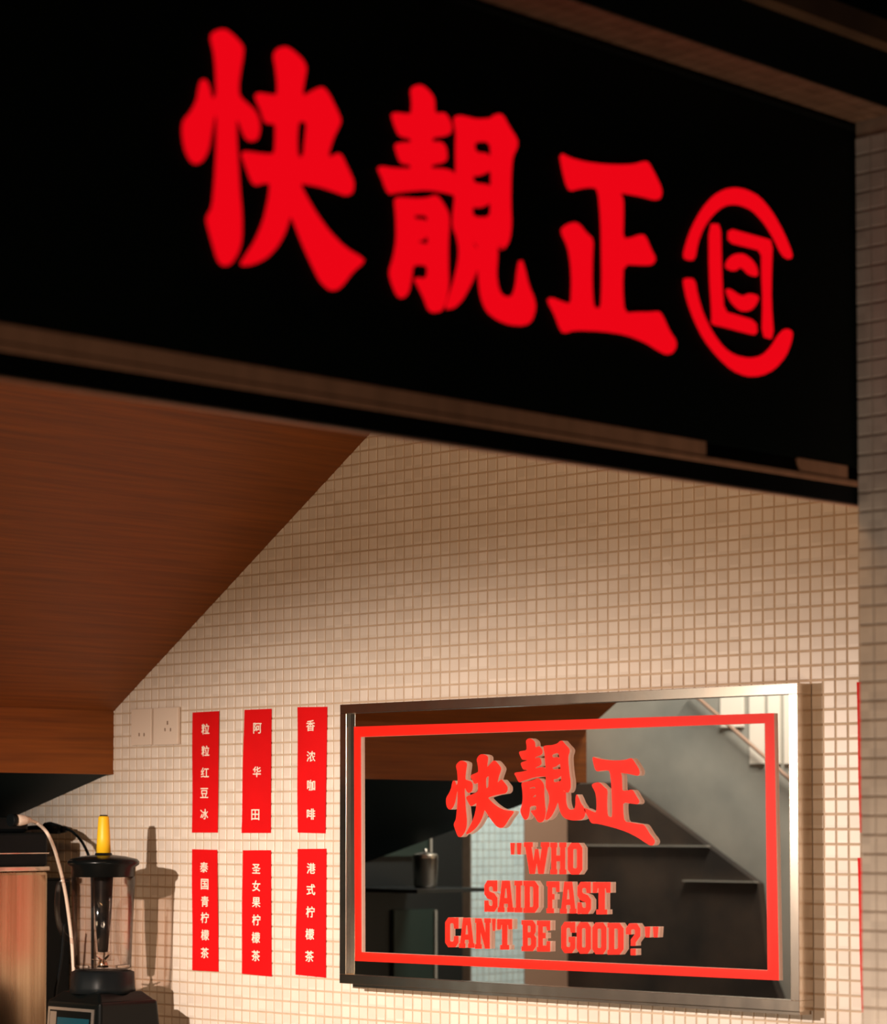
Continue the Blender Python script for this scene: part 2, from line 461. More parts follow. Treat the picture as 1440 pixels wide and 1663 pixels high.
# --- rest of the shell
struct(box('floor', (-1.0, -0.12, -0.05), (6.5, 4.6, 0.0), 'floor'))
struct(box('wall_left', (SX, 2.62, 0.0), (6.4, 2.74, 3.45), 'kitchen_grey'), 'grey sheet clad wall across the kitchen')
struct(box('wall_back', (6.3, -0.12, 0.0), (6.4, 2.62, 3.45), 'dark_wall'), 'dark wall at the back of the kitchen')
struct(box('ceiling_slab', (SX, -0.12, 3.45), (6.4, 2.74, 3.5), 'dark_wall'), 'dark flat slab over the kitchen')
bpy.data.objects['ceiling_slab'].name = 'ceiling_upper'

# ================================================================== SHOP SIGN
sign = empty('shop_sign', (SX + 0.02, 1.7, 2.0))
tag(sign, 'wide black shop sign with glowing red Chinese characters and round emblem', 'sign')
z_pb = on_x(1388, 756, SX).z; z_st = on_x(1388, 787, SX).z; z_bt = on_x(1390, 824, SX).z
SF = SX + 0.003
SL = 2.75; SR = JY - 0.03
box('panel', (SF, SR, z_pb), (SF + 0.04, SL, SOF_Z + 0.03), 'sign_black', sign)
def sign_y(px): return on_x(px, 613 + 0.1515 * px - 60, SF).y
zl = z_st + 0.007
box('lower_channel', (SF + 0.006, SR, z_st), (SF + 0.014, SL, z_pb), 'trim_dark', sign)
box('reflection_strip', (SF - 0.001, sign_y(1146), z_st + 0.003), (SF + 0.006, SL, z_pb), 'trim_brown', sign, 0.0012)
box('reflection_strip', (SF - 0.001, sign_y(1376), zl), (SF + 0.006, sign_y(1297), z_pb - 0.001), 'trim_brown', sign, 0.0012)  # separate piece; the gap before it copies a dark stretch of reflection
box('trim_lip', (SF - 0.002, SR, z_st - 0.0015), (SF + 0.01, SL, z_st + 0.006), 'trim_brown', sign, 0.001)
box('bottom_rail', (SF, SR, z_bt + 0.0045), (SF + 0.012, SL, z_st - 0.0015), 'trim_dark', sign)
box('bottom_lip', (SF + 0.006, SR, z_bt + 0.003), (SF + 0.012, SL, z_bt + 0.0045), 'trim_brown', sign)
box('top_trim', (SF - 0.002, SR, on_x(1388, 212, SX).z), (SF, SL, SOF_Z - 0.004), 'front_dark', sign)

# traced outlines: (pixel offset, scale, points in the enlarged view)
def C(off, sc, s):
    v = [float(a) for a in s.replace(',', ' ').split()]
    return [(off[0] + v[i] / sc, off[1] + v[i + 1] / sc) for i in range(0, len(v), 2)]
o1, s1 = (270, 30), 3.6147
o2, s2 = (590, 120), 3.867
o3, s3 = (870, 230), 3.2727
KUAI = [C(o1, s1, "262,95 300,70 340,70 385,105 440,165 440,215 425,300 412,390 415,460 470,510 510,545 535,600 538,660 525,710 495,720 465,705 440,650 420,590 400,590 400,700 410,850 418,1000 432,1150 432,1300 410,1380 365,1445 330,1450 300,1420 265,1300 235,1190 240,1160 270,1110 285,950 295,750 296,560 275,560 258,650 238,770 205,835 170,855 135,830 105,760 92,660 100,600 145,550 180,480 190,410 205,360 230,375 248,430 255,475 295,465 290,300 280,200 262,130"),
        C(o1, s1, "628,215 650,180 690,170 730,190 790,245 812,290 800,360 785,450 810,455 860,425 905,405 940,440 990,540 1015,600 1000,640 965,710 935,815 965,815 1000,795 1020,810 1060,895 1090,960 1085,1020 1055,1040 1000,1020 900,985 770,962 800,1030 870,1150 950,1260 1040,1350 1150,1415 1140,1440 1080,1490 1030,1560 990,1595 950,1590 900,1540 860,1460 800,1330 750,1200 722,1145 705,1200 680,1270 640,1340 580,1405 500,1445 430,1450 460,1400 520,1310 570,1190 600,1060 610,965 570,965 520,980 495,950 470,880 440,800 450,785 520,795 580,802 635,800 640,700 640,615 590,615 570,595 555,540 520,465 530,440 580,450 650,458 652,380 640,280"),
        C(o1, s1, "765,600 825,605 815,700 805,815 760,822 755,700")]
LENG = [C(o2, s2, "295,100 320,78 355,75 400,110 435,160 435,255 500,248 530,290 545,340 530,385 420,400 420,432 480,432 505,460 515,525 500,555 415,572 412,598 490,600 540,612 575,645 580,600 578,450 582,380 565,280 590,265 640,275 700,290 790,285 830,255 865,262 900,330 955,415 955,460 925,520 915,620 912,800 918,950 905,1050 870,1105 838,1085 795,1045 830,1095 830,1150 822,1260 835,1350 860,1395 900,1408 935,1395 955,1330 965,1230 980,1165 1000,1220 1025,1330 1060,1410 1070,1470 1050,1545 1010,1580 920,1575 840,1545 770,1490 735,1400 722,1290 718,1180 700,1240 660,1330 610,1420 560,1470 512,1478 535,1400 570,1290 595,1180 600,1100 585,1020 560,960 562,880 572,800 572,760 520,745 400,725 280,735 200,745 160,755 135,710 115,650 90,600 100,585 180,598 295,600 298,570 235,560 215,520 195,450 215,438 298,435 298,405 225,390 200,340 175,260 190,248 300,262 305,180"),
        C(o2, s2, "685,425 795,422 800,545 770,505 690,497"),
        C(o2, s2, "675,635 720,640 775,615 800,600 800,720 770,700 680,690"),
        C(o2, s2, "672,830 730,840 780,815 798,800 795,905 675,905"),
        C(o2, s2, "675,1062 690,1050 715,1080 718,1105 695,1095"),
        C(o2, s2, "205,780 240,782 330,788 400,782 445,765 480,800 525,880 528,950 520,1050 520,1200 525,1330 508,1430 480,1490 435,1498 405,1480 380,1410 340,1330 318,1290 330,1285 385,1290 400,1260 400,1200 300,1195 290,1290 270,1380 235,1410 205,1385 175,1310 160,1245 190,1150 208,1040 205,900 195,800"),
        C(o2, s2, "305,885 400,885 402,940 370,920 310,915"),
        C(o2, s2, "300,1025 345,1055 405,1010 405,1075 360,1070 300,1045")]
ZHENG = [C(o3, s3, "125,65 170,90 250,112 350,125 440,128 510,125 570,108 590,115 625,180 660,255 655,300 630,310 560,290 435,268 455,310 455,400 452,520 500,515 555,495 575,510 600,570 628,625 610,655 560,655 455,650 450,780 460,915 530,910 600,910 645,905 665,930 700,1010 735,1060 735,1095 715,1125 690,1130 650,1110 580,1065 480,1025 350,1005 200,1000 145,1018 125,990 100,920 60,845 75,832 130,855 185,872 190,750 185,650 170,560 130,475 150,450 190,432 220,440 260,490 295,520 290,620 288,750 295,870 310,890 345,890 350,750 348,600 345,420 330,250 290,240 230,248 180,262 160,230 140,150")]
EMBLEM = [('ring_arc', C(o3, s3, "780,610 800,530 830,450 880,360 940,290 1000,255 1050,247 1110,258 1180,295 1250,380 1310,490 1355,600 1345,628 1305,605 1260,510 1210,430 1150,365 1090,338 1040,332 985,345 930,390 880,460 850,540 835,630 800,628")),
          ('ring_arc', C(o3, s3, "780,735 800,728 835,735 850,820 880,920 930,1020 990,1100 1050,1140 1130,1155 1200,1140 1250,1090 1285,1030 1320,995 1355,1010 1350,1060 1320,1140 1260,1210 1190,1245 1120,1248 1040,1215 960,1140 890,1050 840,950 800,840")),
          ('bracket', C(o3, s3, "918,440 972,442 975,600 980,760 990,905 1060,925 1160,955 1168,1028 1110,1015 1000,985 930,970 935,930 920,700")),
          ('bracket', C(o3, s3, "1020,465 1100,488 1200,515 1248,530 1242,700 1240,850 1255,1050 1200,1035 1205,850 1198,700 1198,580 1120,560 1020,535")),
          ('crescent', C(o3, s3, "1003,670 1015,630 1050,600 1095,598 1140,630 1165,670 1172,718 1125,705 1105,680 1080,665 1050,690")),
          ('crescent', C(o3, s3, "1008,785 1030,790 1065,815 1095,825 1130,808 1178,825 1160,870 1130,900 1085,900 1040,860 1015,815"))]
def to_sign(p):
    q = on_x(p[0], p[1], SF)
    return (-q.y, q.z)
SIGN_O = Vector((SF, 0, 0))
glyph2d = []
for nm, loops in (('character', KUAI), ('character', LENG), ('character', ZHENG)):
    l2 = [chaikin([to_sign(p) for p in lp], 1) for lp in loops]
    glyph2d.append(l2)
    flat_shape(nm, l2, SIGN_FRAME, SIGN_O, 0.003, 'sign_red', sign, offset=0.0006)
emb = None
for nm, lp in EMBLEM:
    l2 = [chaikin([to_sign(p) for p in lp], 1)]
    if emb is None:
        emb = flat_shape('emblem', l2, SIGN_FRAME, SIGN_O, 0.003, 'sign_red', sign, offset=0.0004)
    else:
        flat_shape(nm, l2, SIGN_FRAME, SIGN_O, 0.003, 'sign_red', emb, offset=0.0004)

# ================================================================== FRAMED MIRROR
YF = 0.040      # frame front
YG = 0.028      # glass front
YM = 0.0278     # mirror coating
fTL = on_y(552, 1144.3, YF); fBR = on_y(1298, 1642, YF)
fX0, fX1 = fBR.x, fTL.x            # near, far
fZ1 = (fTL.z + on_y(1295, 1109.2, YF).z) / 2
fZ0 = (on_y(551.4, 1596.5, YF).z + on_y(1301, 1643.9, YF).z) / 2
mir = empty('framed_mirror', ((fX0 + fX1) / 2, 0.02, fZ0))
tag(mir, 'wide mirror in a steel frame with red slogan lettering on the mosaic wall', 'mirror')
RW = 0.018
box('frame_rail', (fX0, 0.0012, fZ1 - RW), (fX1, YF, fZ1), 'steel', mir, 0.0006)
box('frame_rail', (fX0, 0.0012, fZ0), (fX1, YF, fZ0 + RW), 'steel', mir, 0.0006)
box('frame_rail', (fX0, 0.0012, fZ0 + RW), (fX0 + RW, YF, fZ1 - RW), 'steel', mir, 0.0006)
box('frame_rail', (fX1 - RW, 0.0012, fZ0 + RW), (fX1, YF, fZ1 - RW), 'steel', mir, 0.0006)
lip = on_y(575, 1604, 0.03)
box('bottom_lip', (fX0 + 0.004, 0.0012, fZ0 - 0.006), (lip.x, 0.034, fZ0), 'steel', mir)
box('mirror_plate', (fX0 + 0.006, 0.006, fZ0 + 0.006), (fX1 - 0.006, YM, fZ1 - 0.006), 'mirror', mir)
MO = Vector((0, YG, 0))
def to_mir(p):
    q = on_y(p[0], p[1], YG)
    return (-q.x, q.z)
# red border
outer = [to_mir(p) for p in ((577.5, 1180.4), (1259.6, 1158.2), (1267.8, 1592), (579.3, 1560.3))]
inner = [to_mir(p) for p in ((589, 1197), (1244.6, 1174.6), (1249, 1575.6), (590, 1546))]
flat_shape('red_border', [outer, inner], WALL_FRAME, MO, 0.005, 'red_vinyl', mir, back='pale_back')
# characters
oc, sc_ = (700, 1180), 3.6
quads = [((112, 228), (462, 118), (500, 570), (96, 668)),
         ((498, 72), (858, 72), (922, 552), (512, 560)),
         ((930, 140), (1262, 205), (1322, 700), (908, 545))]
for l2, qd, off in zip(glyph2d, quads, (0.0014, 0.0009, 0.0012)):
    xs = [p[0] for lp in l2 for p in lp]; zs = [p[1] for lp in l2 for p in lp]
    x0, x1, z0, z1 = min(xs), max(xs), min(zs), max(zs)
    loops = []
    for lp in l2:
        if abs(area2(lp)) < 0.00016: continue
        q = []
        for p in lp:
            u = (p[0] - x0) / (x1 - x0); w = (z1 - p[1]) / (z1 - z0)
            px = (1 - w) * ((1 - u) * qd[0][0] + u * qd[1][0]) + w * ((1 - u) * qd[3][0] + u * qd[2][0])
            py = (1 - w) * ((1 - u) * qd[0][1] + u * qd[1][1]) + w * ((1 - u) * qd[3][1] + u * qd[2][1])
            q.append(to_mir((oc[0] + px / sc_, oc[1] + py / sc_)))
        loops.append(q)
    flat_shape('character', loops, WALL_FRAME, MO, 0.007, 'red_vinyl', mir, offset=off, back='pale_back')

# slab-serif letters on a 10 x 14 grid (outer loops and holes)
LET = {
 'W': [[(0,14),(3.4,14),(3.4,12),(2.9,12),(3.7,5.5),(4.4,11),(5.6,11),(6.3,5.5),(7.1,12),(6.6,12),(6.6,14),(10,14),(10,12),(9.5,12),(7.8,0),(5.7,0),(5,5),(4.3,0),(2.2,0),(0.5,12),(0,12)]],
 'H': [[(0,14),(4.3,14),(4.3,12),(3.8,12),(3.8,8.2),(6.2,8.2),(6.2,12),(5.7,12),(5.7,14),(10,14),(10,12),(9.3,12),(9.3,2),(10,2),(10,0),(5.7,0),(5.7,2),(6.2,2),(6.2,5.8),(3.8,5.8),(3.8,2),(4.3,2),(4.3,0),(0,0),(0,2),(0.7,2),(0.7,12),(0,12)]],
 'O': [[(2.4,14),(7.6,14),(9.8,11.8),(9.8,2.2),(7.6,0),(2.4,0),(0.2,2.2),(0.2,11.8)],[(4.2,11.4),(5.8,11.4),(6.3,10.9),(6.3,3.1),(5.8,2.6),(4.2,2.6),(3.7,3.1),(3.7,10.9)]],
 'S': [[(2.4,14),(7.2,14),(7.6,13.6),(7.6,14),(9.7,14),(9.7,9.2),(6.8,9.2),(6.4,11),(5.6,11.5),(4.2,11.4),(3.6,10.8),(3.6,9.6),(4.2,9),(7.6,8.2),(9.8,6.2),(9.8,2.2),(7.6,0),(3.2,0),(2.5,0.5),(2.5,0),(0.3,0),(0.3,5),(3.2,5),(3.6,3.2),(4.4,2.6),(5.8,2.6),(6.3,3.2),(6.3,4.6),(5.8,5.2),(2.4,6),(0.3,8),(0.3,11.8)]],
 'A': [[(2.6,14),(7.4,14),(9.3,2),(10,2),(10,0),(5.9,0),(5.9,2),(6.4,2),(6.2,3.8),(3.8,3.8),(3.6,2),(4.1,2),(4.1,0),(0,0),(0,2),(0.7,2)],[(4.6,10.6),(5.4,10.6),(5.9,6.2),(4.1,6.2)]],
 'I': [[(0,14),(10,14),(10,12),(8,12),(8,2),(10,2),(10,0),(0,0),(0,2),(2,2),(2,12),(0,12)]],
 'D': [[(0,14),(7.4,14),(9.8,11.6),(9.8,2.4),(7.4,0),(0,0),(0,2),(0.8,2),(0.8,12),(0,12)],[(4.1,11.6),(5.8,11.6),(6.4,11),(6.4,3),(5.8,2.4),(4.1,2.4)]],
 'F': [[(0,14),(9.8,14),(9.8,9.4),(7.4,9.4),(7,11.4),(4.3,11.4),(4.3,8.4),(6,8.4),(6,6),(4.3,6),(4.3,2),(5.6,2),(5.6,0),(0,0),(0,2),(0.9,2),(0.9,12),(0,12)]],
 'T': [[(0.2,14),(9.8,14),(9.8,9.4),(7.6,9.4),(7.2,11.4),(6.7,11.4),(6.7,2),(7.9,2),(7.9,0),(2.1,0),(2.1,2),(3.3,2),(3.3,11.4),(2.8,11.4),(2.4,9.4),(0.2,9.4)]],
 'C': [[(2.4,14),(7,14),(7.6,13.4),(7.6,14),(9.8,14),(9.8,8.8),(6.6,8.8),(6.4,10.8),(5.8,11.4),(4.3,11.4),(3.7,10.8),(3.7,3.2),(4.3,2.6),(5.8,2.6),(6.4,3.2),(6.6,5.2),(9.8,5.2),(9.8,2.2),(7.6,0),(2.4,0),(0.2,2.2),(0.2,11.8)]],
 'N': [[(0,14),(4,14),(6.6,7.2),(6.6,12),(5.9,12),(5.9,14),(10,14),(10,12),(9.3,12),(9.3,0),(6.5,0),(3.5,7.8),(3.5,2),(4.2,2),(4.2,0),(0,0),(0,2),(0.8,2),(0.8,12),(0,12)]],
 'B': [[(0,14),(7.4,14),(9.5,12),(9.5,8.8),(8.4,7.3),(9.8,5.8),(9.8,2.2),(7.6,0),(0,0),(0,2),(0.8,2),(0.8,12),(0,12)],[(4.1,11.6),(5.7,11.6),(6.2,11.1),(6.2,9),(5.7,8.5),(4.1,8.5)],[(4.1,6.1),(5.8,6.1),(6.4,5.6),(6.4,3),(5.8,2.4),(4.1,2.4)]],
 'E': [[(0,14),(9.7,14),(9.7,9.6),(7.3,9.6),(6.9,11.4),(4.2,11.4),(4.2,8.4),(6.4,8.4),(6.4,6),(4.2,6),(4.2,2.6),(6.9,2.6),(7.3,4.6),(9.7,4.6),(9.7,0),(0,0),(0,2),(0.9,2),(0.9,12),(0,12)]],
 'G': [[(2.4,14),(7,14),(7.6,13.4),(7.6,14),(9.8,14),(9.8,9.2),(6.6,9.2),(6.4,10.8),(5.8,11.4),(4.3,11.4),(3.7,10.8),(3.7,3.2),(4.3,2.6),(5.8,2.6),(6.4,3.2),(6.4,4.8),(5.3,4.8),(5.3,7.2),(9.8,7.2),(9.8,2.2),(7.6,0),(2.4,0),(0.2,2.2),(0.2,11.8)]],
 '?': [[(0.2,9.2),(0.2,11.8),(2.4,14),(7.6,14),(9.8,11.8),(9.8,8.4),(6.7,5.6),(6.7,4.2),(3.4,4.2),(3.4,6.8),(6.3,9.4),(6.3,11),(5.8,11.5),(4.2,11.5),(3.6,11),(3.6,9.2)],[(3.3,2.8),(6.8,2.8),(6.8,0),(3.3,0)]],
 "'": [[(0,14),(10,14),(8,8.5),(2,8.5)]],
}
ROWS = [
 [('"', 832.7, 850.5, 1369, 1387.5), ('W', 855, 896, 1368, 1419), ('H', 897.5, 923.5, 1368.5, 1419.5), ('O', 925.5, 950, 1369, 1420)],
 [('S', 790, 812, 1430, 1480.5), ('A', 812.5, 838.5, 1430.2, 1481), ('I', 839.5, 852, 1430.4, 1481.4), ('D', 854, 879, 1430.6, 1482),
  ('F', 891.5, 913, 1431.5, 1482.6), ('A', 913.5, 940, 1432, 1483.2), ('S', 941, 964, 1432.3, 1484), ('T', 966, 996, 1432.6, 1484.6)],
 [('C', 726.5, 749, 1490, 1538), ('A', 749.5, 774.5, 1490.6, 1539), ('N', 775.5, 801, 1491.4, 1540.4), ("'", 803, 809, 1492.2, 1541),
  ('T', 811, 836, 1492.6, 1541.8), ('B', 851, 875, 1494.4, 1544.2), ('E', 876, 898, 1495, 1545),
  ('G', 915, 938.5, 1497, 1547.4), ('O', 940, 964, 1497.6, 1548.4), ('O', 965.5, 989, 1498.2, 1549.2), ('D', 990.5, 1017, 1498.8, 1550),
  ('?', 1020, 1044, 1499.6, 1551), ('"', 1051, 1073, 1505, 1522)],
]
for row in ROWS:
    for ch, xa, xb, ya, yb in row:
        if ch == '"':
            w = (xb - xa)
            loops = [[(0, 14), (4, 14), (3.4, 0), (0.6, 0)], [(6, 14), (10, 14), (9.4, 0), (6.6, 0)]]
        else:
            loops = LET[ch]
        l2 = [[to_mir((xa + (xb - xa) * p[0] / 10, yb - (yb - ya) * p[1] / 14)) for p in lp] for lp in loops]
        flat_shape('letter', l2, WALL_FRAME, MO, 0.007, 'red_vinyl', mir, offset=0.0002, back='pale_back')

# ================================================================== RED BANNERS
def text_mesh(s, size):
    cu = bpy.data.curves.new('txt', 'FONT'); cu.body = s; cu.size = size
    cu.align_x = 'CENTER'; cu.align_y = 'CENTER'; cu.extrude = 0.0; cu.resolution_u = 3
    tmp = bpy.data.objects.new('tmp', cu); col.objects.link(tmp)
    dg = bpy.context.evaluated_depsgraph_get(); dg.update()
    me = bpy.data.meshes.new_from_object(tmp.evaluated_get(dg))
    bpy.data.objects.remove(tmp); bpy.data.curves.remove(cu)
    xs = [v.co.x for v in me.vertices]; ys = [v.co.y for v in me.vertices]
    cx, cy = (min(xs) + max(xs)) / 2, (min(ys) + max(ys)) / 2
    sx = size * 0.92 / max(max(xs) - min(xs), 1e-6); sy = size * 0.92 / max(max(ys) - min(ys), 1e-6)
    k = min(sx, sy)
    for v in me.vertices:
        v.co.x = (v.co.x - cx) * k; v.co.y = (v.co.y - cy) * k
    # heavier brush weight: a few shifted layers of the same print
    bm = bmesh.new()
    d = size * 0.022
    for n, (ax, ay) in enumerate(((0, 0), (d, 0), (-d, 0), (0, d * 0.7), (0, -d * 0.7))):
        c = me.copy()
        for v in c.vertices: v.co.x += ax; v.co.y += ay; v.co.z = 0.00002 * n
        bm.from_mesh(c); bpy.data.meshes.remove(c)
    out = bpy.data.meshes.new('character'); bm.to_mesh(out); bm.free()
    bpy.data.meshes.remove(me)
    return out
WMAT = Matrix((WALL_FRAME[0], WALL_FRAME[1], WALL_FRAME[2])).transposed().to_4x4()
def banner(quad, chars, label, group=None):
    """quad: TL,TR,BR,BL pixels; chars: list of (char, px, py)"""
    pts = [on_y(p[0], p[1], 0.0015) for p in quad]
    cen = sum(pts, Vector()) / 4
    root = empty('menu_banner', (cen.x, 0.0008, min(p.z for p in pts)))
    tag(root, label, 'banner', group)
    # slightly wavy strip with thickness
    bm = bmesh.new(); n = 10; fr, bk = [], []
    for i in range(n + 1):
        t = i / n
        a = pts[0].lerp(pts[3], t); b = pts[1].lerp(pts[2], t)
        w = 0.0006 * math.sin(7 * t + cen.x * 9)
        for lst, y in ((fr, 0.0022 + w), (bk, 0.0010)):
            lst.append((bm.verts.new((a.x, y, a.z)), bm.verts.new((b.x, y, b.z))))
    for i in range(n):
        bm.faces.new((fr[i][0], fr[i + 1][0], fr[i + 1][1], fr[i][1])); bm.faces.new((bk[i][0], bk[i][1], bk[i + 1][1], bk[i + 1][0]))
        bm.faces.new((fr[i][0], bk[i][0], bk[i + 1][0], fr[i + 1][0])); bm.faces.new((fr[i][1], fr[i + 1][1], bk[i + 1][1], bk[i][1]))
    bm.faces.new((fr[0][0], fr[0][1], bk[0][1], bk[0][0])); bm.faces.new((fr[n][0], bk[n][0], bk[n][1], fr[n][1]))
    bmesh.ops.recalc_face_normals(bm, faces=bm.faces)
    obj('red_strip', bm, 'banner_red', root)
    for ch, px, py in chars:
        me = text_mesh(ch, 0.0225)
        c = on_y(px, py, 0.0031)
        mt = WMAT.copy(); mt.translation = c
        sm = Matrix.Diagonal((1.2, 1.05, 1.0, 1.0))
        me.transform(mt @ sm)
        obj('character', me, 'banner_text', root)
def bq(ox, oy, pts): return [(ox + a / 5.333, oy + b / 5.333) for a, b in pts]
def bc(ox, oy, s, lst): return [(c, ox + a / 5.333, oy + b / 5.333) for c, (a, b) in zip(s, lst)]
T = (290, 1130); B_ = (290, 1360)
banner(bq(*T, [(122, 145), (350, 132), (338, 1185), (118, 1185)]), bc(*T, '粒粒红豆冰', [(232, 288), (232, 478), (227, 664), (222, 842), (222, 1025)]),
       'red menu banner above the other, nearest the wall sockets, five characters')
banner(bq(*T, [(570, 122), (805, 112), (798, 1188), (545, 1188)]), bc(*T, '阿华田', [(682, 280), (677, 658), (664, 1030)]),
       'red menu banner with only three widely spaced cream characters')
banner(bq(*T, [(1030, 98), (1287, 95), (1272, 1192), (1032, 1185)]), bc(*T, '香浓咖啡', [(1142, 258), (1146, 525), (1147, 775), (1146, 1025)]),
       'red menu banner with four cream characters, upper one beside the mirror frame')
banner(bq(*B_, [(118, 102), (335, 108), (345, 1162), (120, 1150)]), bc(*B_, '泰国青柠檬茶', [(220, 258), (225, 405), (227, 555), (226, 695), (228, 845), (226, 1000)]),
       'red menu banner in the lower row closest to the blender, six characters')
banner(bq(*B_, [(556, 112), (800, 110), (805, 1205), (548, 1180)]), bc(*B_, '圣女果柠檬茶', [(672, 272), (672, 420), (672, 562), (672, 715), (668, 868), (668, 1025)]),
       'red menu banner in the middle of the lower row, six characters')
banner(bq(*B_, [(1032, 100), (1280, 98), (1275, 1215), (1012, 1188)]), bc(*B_, '港式柠檬茶', [(1147, 268), (1145, 452), (1140, 645), (1135, 838), (1132, 1030)]),
       'red menu banner with five cream characters, lower one beside the mirror frame')
for (y0, y1, lab) in ((1108, 1352, 'upper plain red banner right of the mirror, mostly hidden by the jamb'),
                      (1393, 1644, 'lower plain red banner right of the mirror, mostly hidden by the jamb')):
    a = on_y(1391.0 if y0 < 1200 else 1392.5, y0, 0.0015); b = on_y(1396 if y0 < 1200 else 1398, y1, 0.0015)
    q0 = proj((a.x - 0.075, 0.0015, a.z)); q1 = proj((b.x - 0.075, 0.0015, b.z))
    banner([(1391.0 if y0 < 1200 else 1392.5, y0), q0, q1, (1396 if y0 < 1200 else 1399, y1)], [], lab)

# ================================================================== WALL SOCKETS
def socket(px0, px1, y0, y1, lab, slots):
    a = on_y(px0, y0, 0.0); b = on_y(px1, y1, 0.0)
    root = empty('wall_socket', ((a.x + b.x) / 2, 0.0006, b.z))
    tag(root, lab, 'socket')
    box('plate', (b.x, 0.0008, b.z), (a.x, 0.009, a.z), 'plate', root, 0.0015)
    for sx, sy, w, h in slots:
        c = on_y(sx, sy, 0.009)
        box('slot', (c.x - w, 0.0085, c.z - h), (c.x + w, 0.0095, c.z + h), 'slot', root)
socket(218, 250.5, 1152, 1210, 'cream double wall socket plate nearest the wood fascia', [(226, 1193, 0.0016, 0.0035), (234, 1193, 0.0016, 0.0035)])
socket(254, 293.5, 1150, 1209, 'cream three-pin wall socket plate nearest the red banners', [(272, 1174, 0.0018, 0.004), (268, 1185, 0.0016, 0.0035), (277, 1185, 0.0016, 0.0035)])

# ================================================================== COUNTER
CT = 1.03
wt = box('worktop', (3.2, 0.006, CT - 0.04), (5.2, 0.62, CT), 'counter', None, 0.003)
tag(wt, 'steel worktop along the tiled wall under the blender', 'worktop')
cb = empty('base_cabinet', (4.2, 0.3, 0)); tag(cb, 'dark cabinet under the steel worktop', 'cabinet')
box('body', (3.24, 0.03, 0.0), (5.16, 0.56, CT - 0.0405), 'kitchen_dark', cb)
for i in range(3):
    d_ = box('door', (3.28 + i * 0.63, 0.561, 0.08), (3.86 + i * 0.63, 0.58, CT - 0.08), 'kitchen_dark', cb, 0.003)
    box('handle', (3.5 + i * 0.63, 0.581, 0.84), (3.64 + i * 0.63, 0.6, 0.855), 'steel', d_, 0.003)

# ================================================================== BLENDER
BY = 0.20
bc_ = on_y(168, 1391, BY)
BX = bc_.x
def bz(py): return on_y(168, py, BY).z
bl = empty('countertop_blender', (BX, BY, CT))
tag(bl, 'black countertop blender with clear jar, black lid and yellow tamper handle', 'blender')
zc = bz(1612)
# base body: tapered box
def taper(name, z0, z1, a0, a1, material, parent, cx=BX, cy=BY, bev=0.006):
    bm = bmesh.new()
    lo = [bm.verts.new((cx + sx * a0[0], cy + sy * a0[1], z0)) for sx, sy in ((-1, -1), (1, -1), (1, 1), (-1, 1))]
    hi = [bm.verts.new((cx + sx * a1[0], cy + sy * a1[1], z1)) for sx, sy in ((-1, -1), (1, -1), (1, 1), (-1, 1))]
    bm.faces.new(lo[::-1]); bm.faces.new(hi)
    for i in range(4):
        j = (i + 1) % 4
        bm.faces.new((lo[i], lo[j], hi[j], hi[i]))
    bmesh.ops.bevel(bm, geom=list(bm.edges), offset=bev, segments=3, profile=0.5, affect='EDGES')
    o = obj(name, bm, material, parent)
    for p in o.data.polygons: p.use_smooth = False
    return o
zs = bz(1622)
body = taper('base', CT, zs, (0.100, 0.088), (0.088, 0.076), 'black_plastic', bl, bev=0.008)
taper('shoulder', zs - 0.004, zc + 0.004, (0.086, 0.074), (0.060, 0.056), 'black_plastic', bl, bev=0.004)
lathe('collar', [(0.0, 0), (0.068, 0), (0.0655, 0.012), (0.064, bz(1578) - zc), (0.055, bz(1575) - zc), (0, bz(1575) - zc)], (BX, BY, zc), 'black_matte', bl, flute=0.02, seg=48)
# control panel on the face towards the staff (+Y)
zp0, zp1 = bz(1690), bz(1634)
pA = on_y(76, 1640, BY + 0.083).x; pB = on_y(150, 1640, BY + 0.083).x
px0, px1 = min(pA, pB), max(pA, pB)
def slab(name, x0, x1, z0, z1, out, th, material, parent):
    # follow the taper of the face
    f = lambda z: BY + 0.088 + (0.076 - 0.088) * (z - CT) / (zs - CT)
    return prism(name, [(x0, f(z0) + out, z0), (x1, f(z0) + out, z0), (x1, f(z1) + out, z1), (x0, f(z1) + out, z1)],
                 [(x0, f(z0) + out + th, z0), (x1, f(z0) + out + th, z0), (x1, f(z1) + out + th, z1), (x0, f(z1) + out + th, z1)], material, parent)
cp = slab('control_panel', px0, px1, zp0, zp1, -0.001, 0.003, 'panel_silver', bl)
slab('panel_inset', px0 + 0.008, px1 - 0.008, zp0 + 0.01, zp1 - 0.006, 0.002, 0.0012, 'black_plastic', cp)
slab('panel_display', px0 + 0.012, px1 - 0.035, zp0 + 0.02, zp1 - 0.020, 0.0032, 0.0006, 'display', cp)
slab('panel_label', px1 - 0.031, px1 - 0.010, zp0 + 0.02, zp1 - 0.009, 0.0032, 0.0006, 'panel_silver', cp)
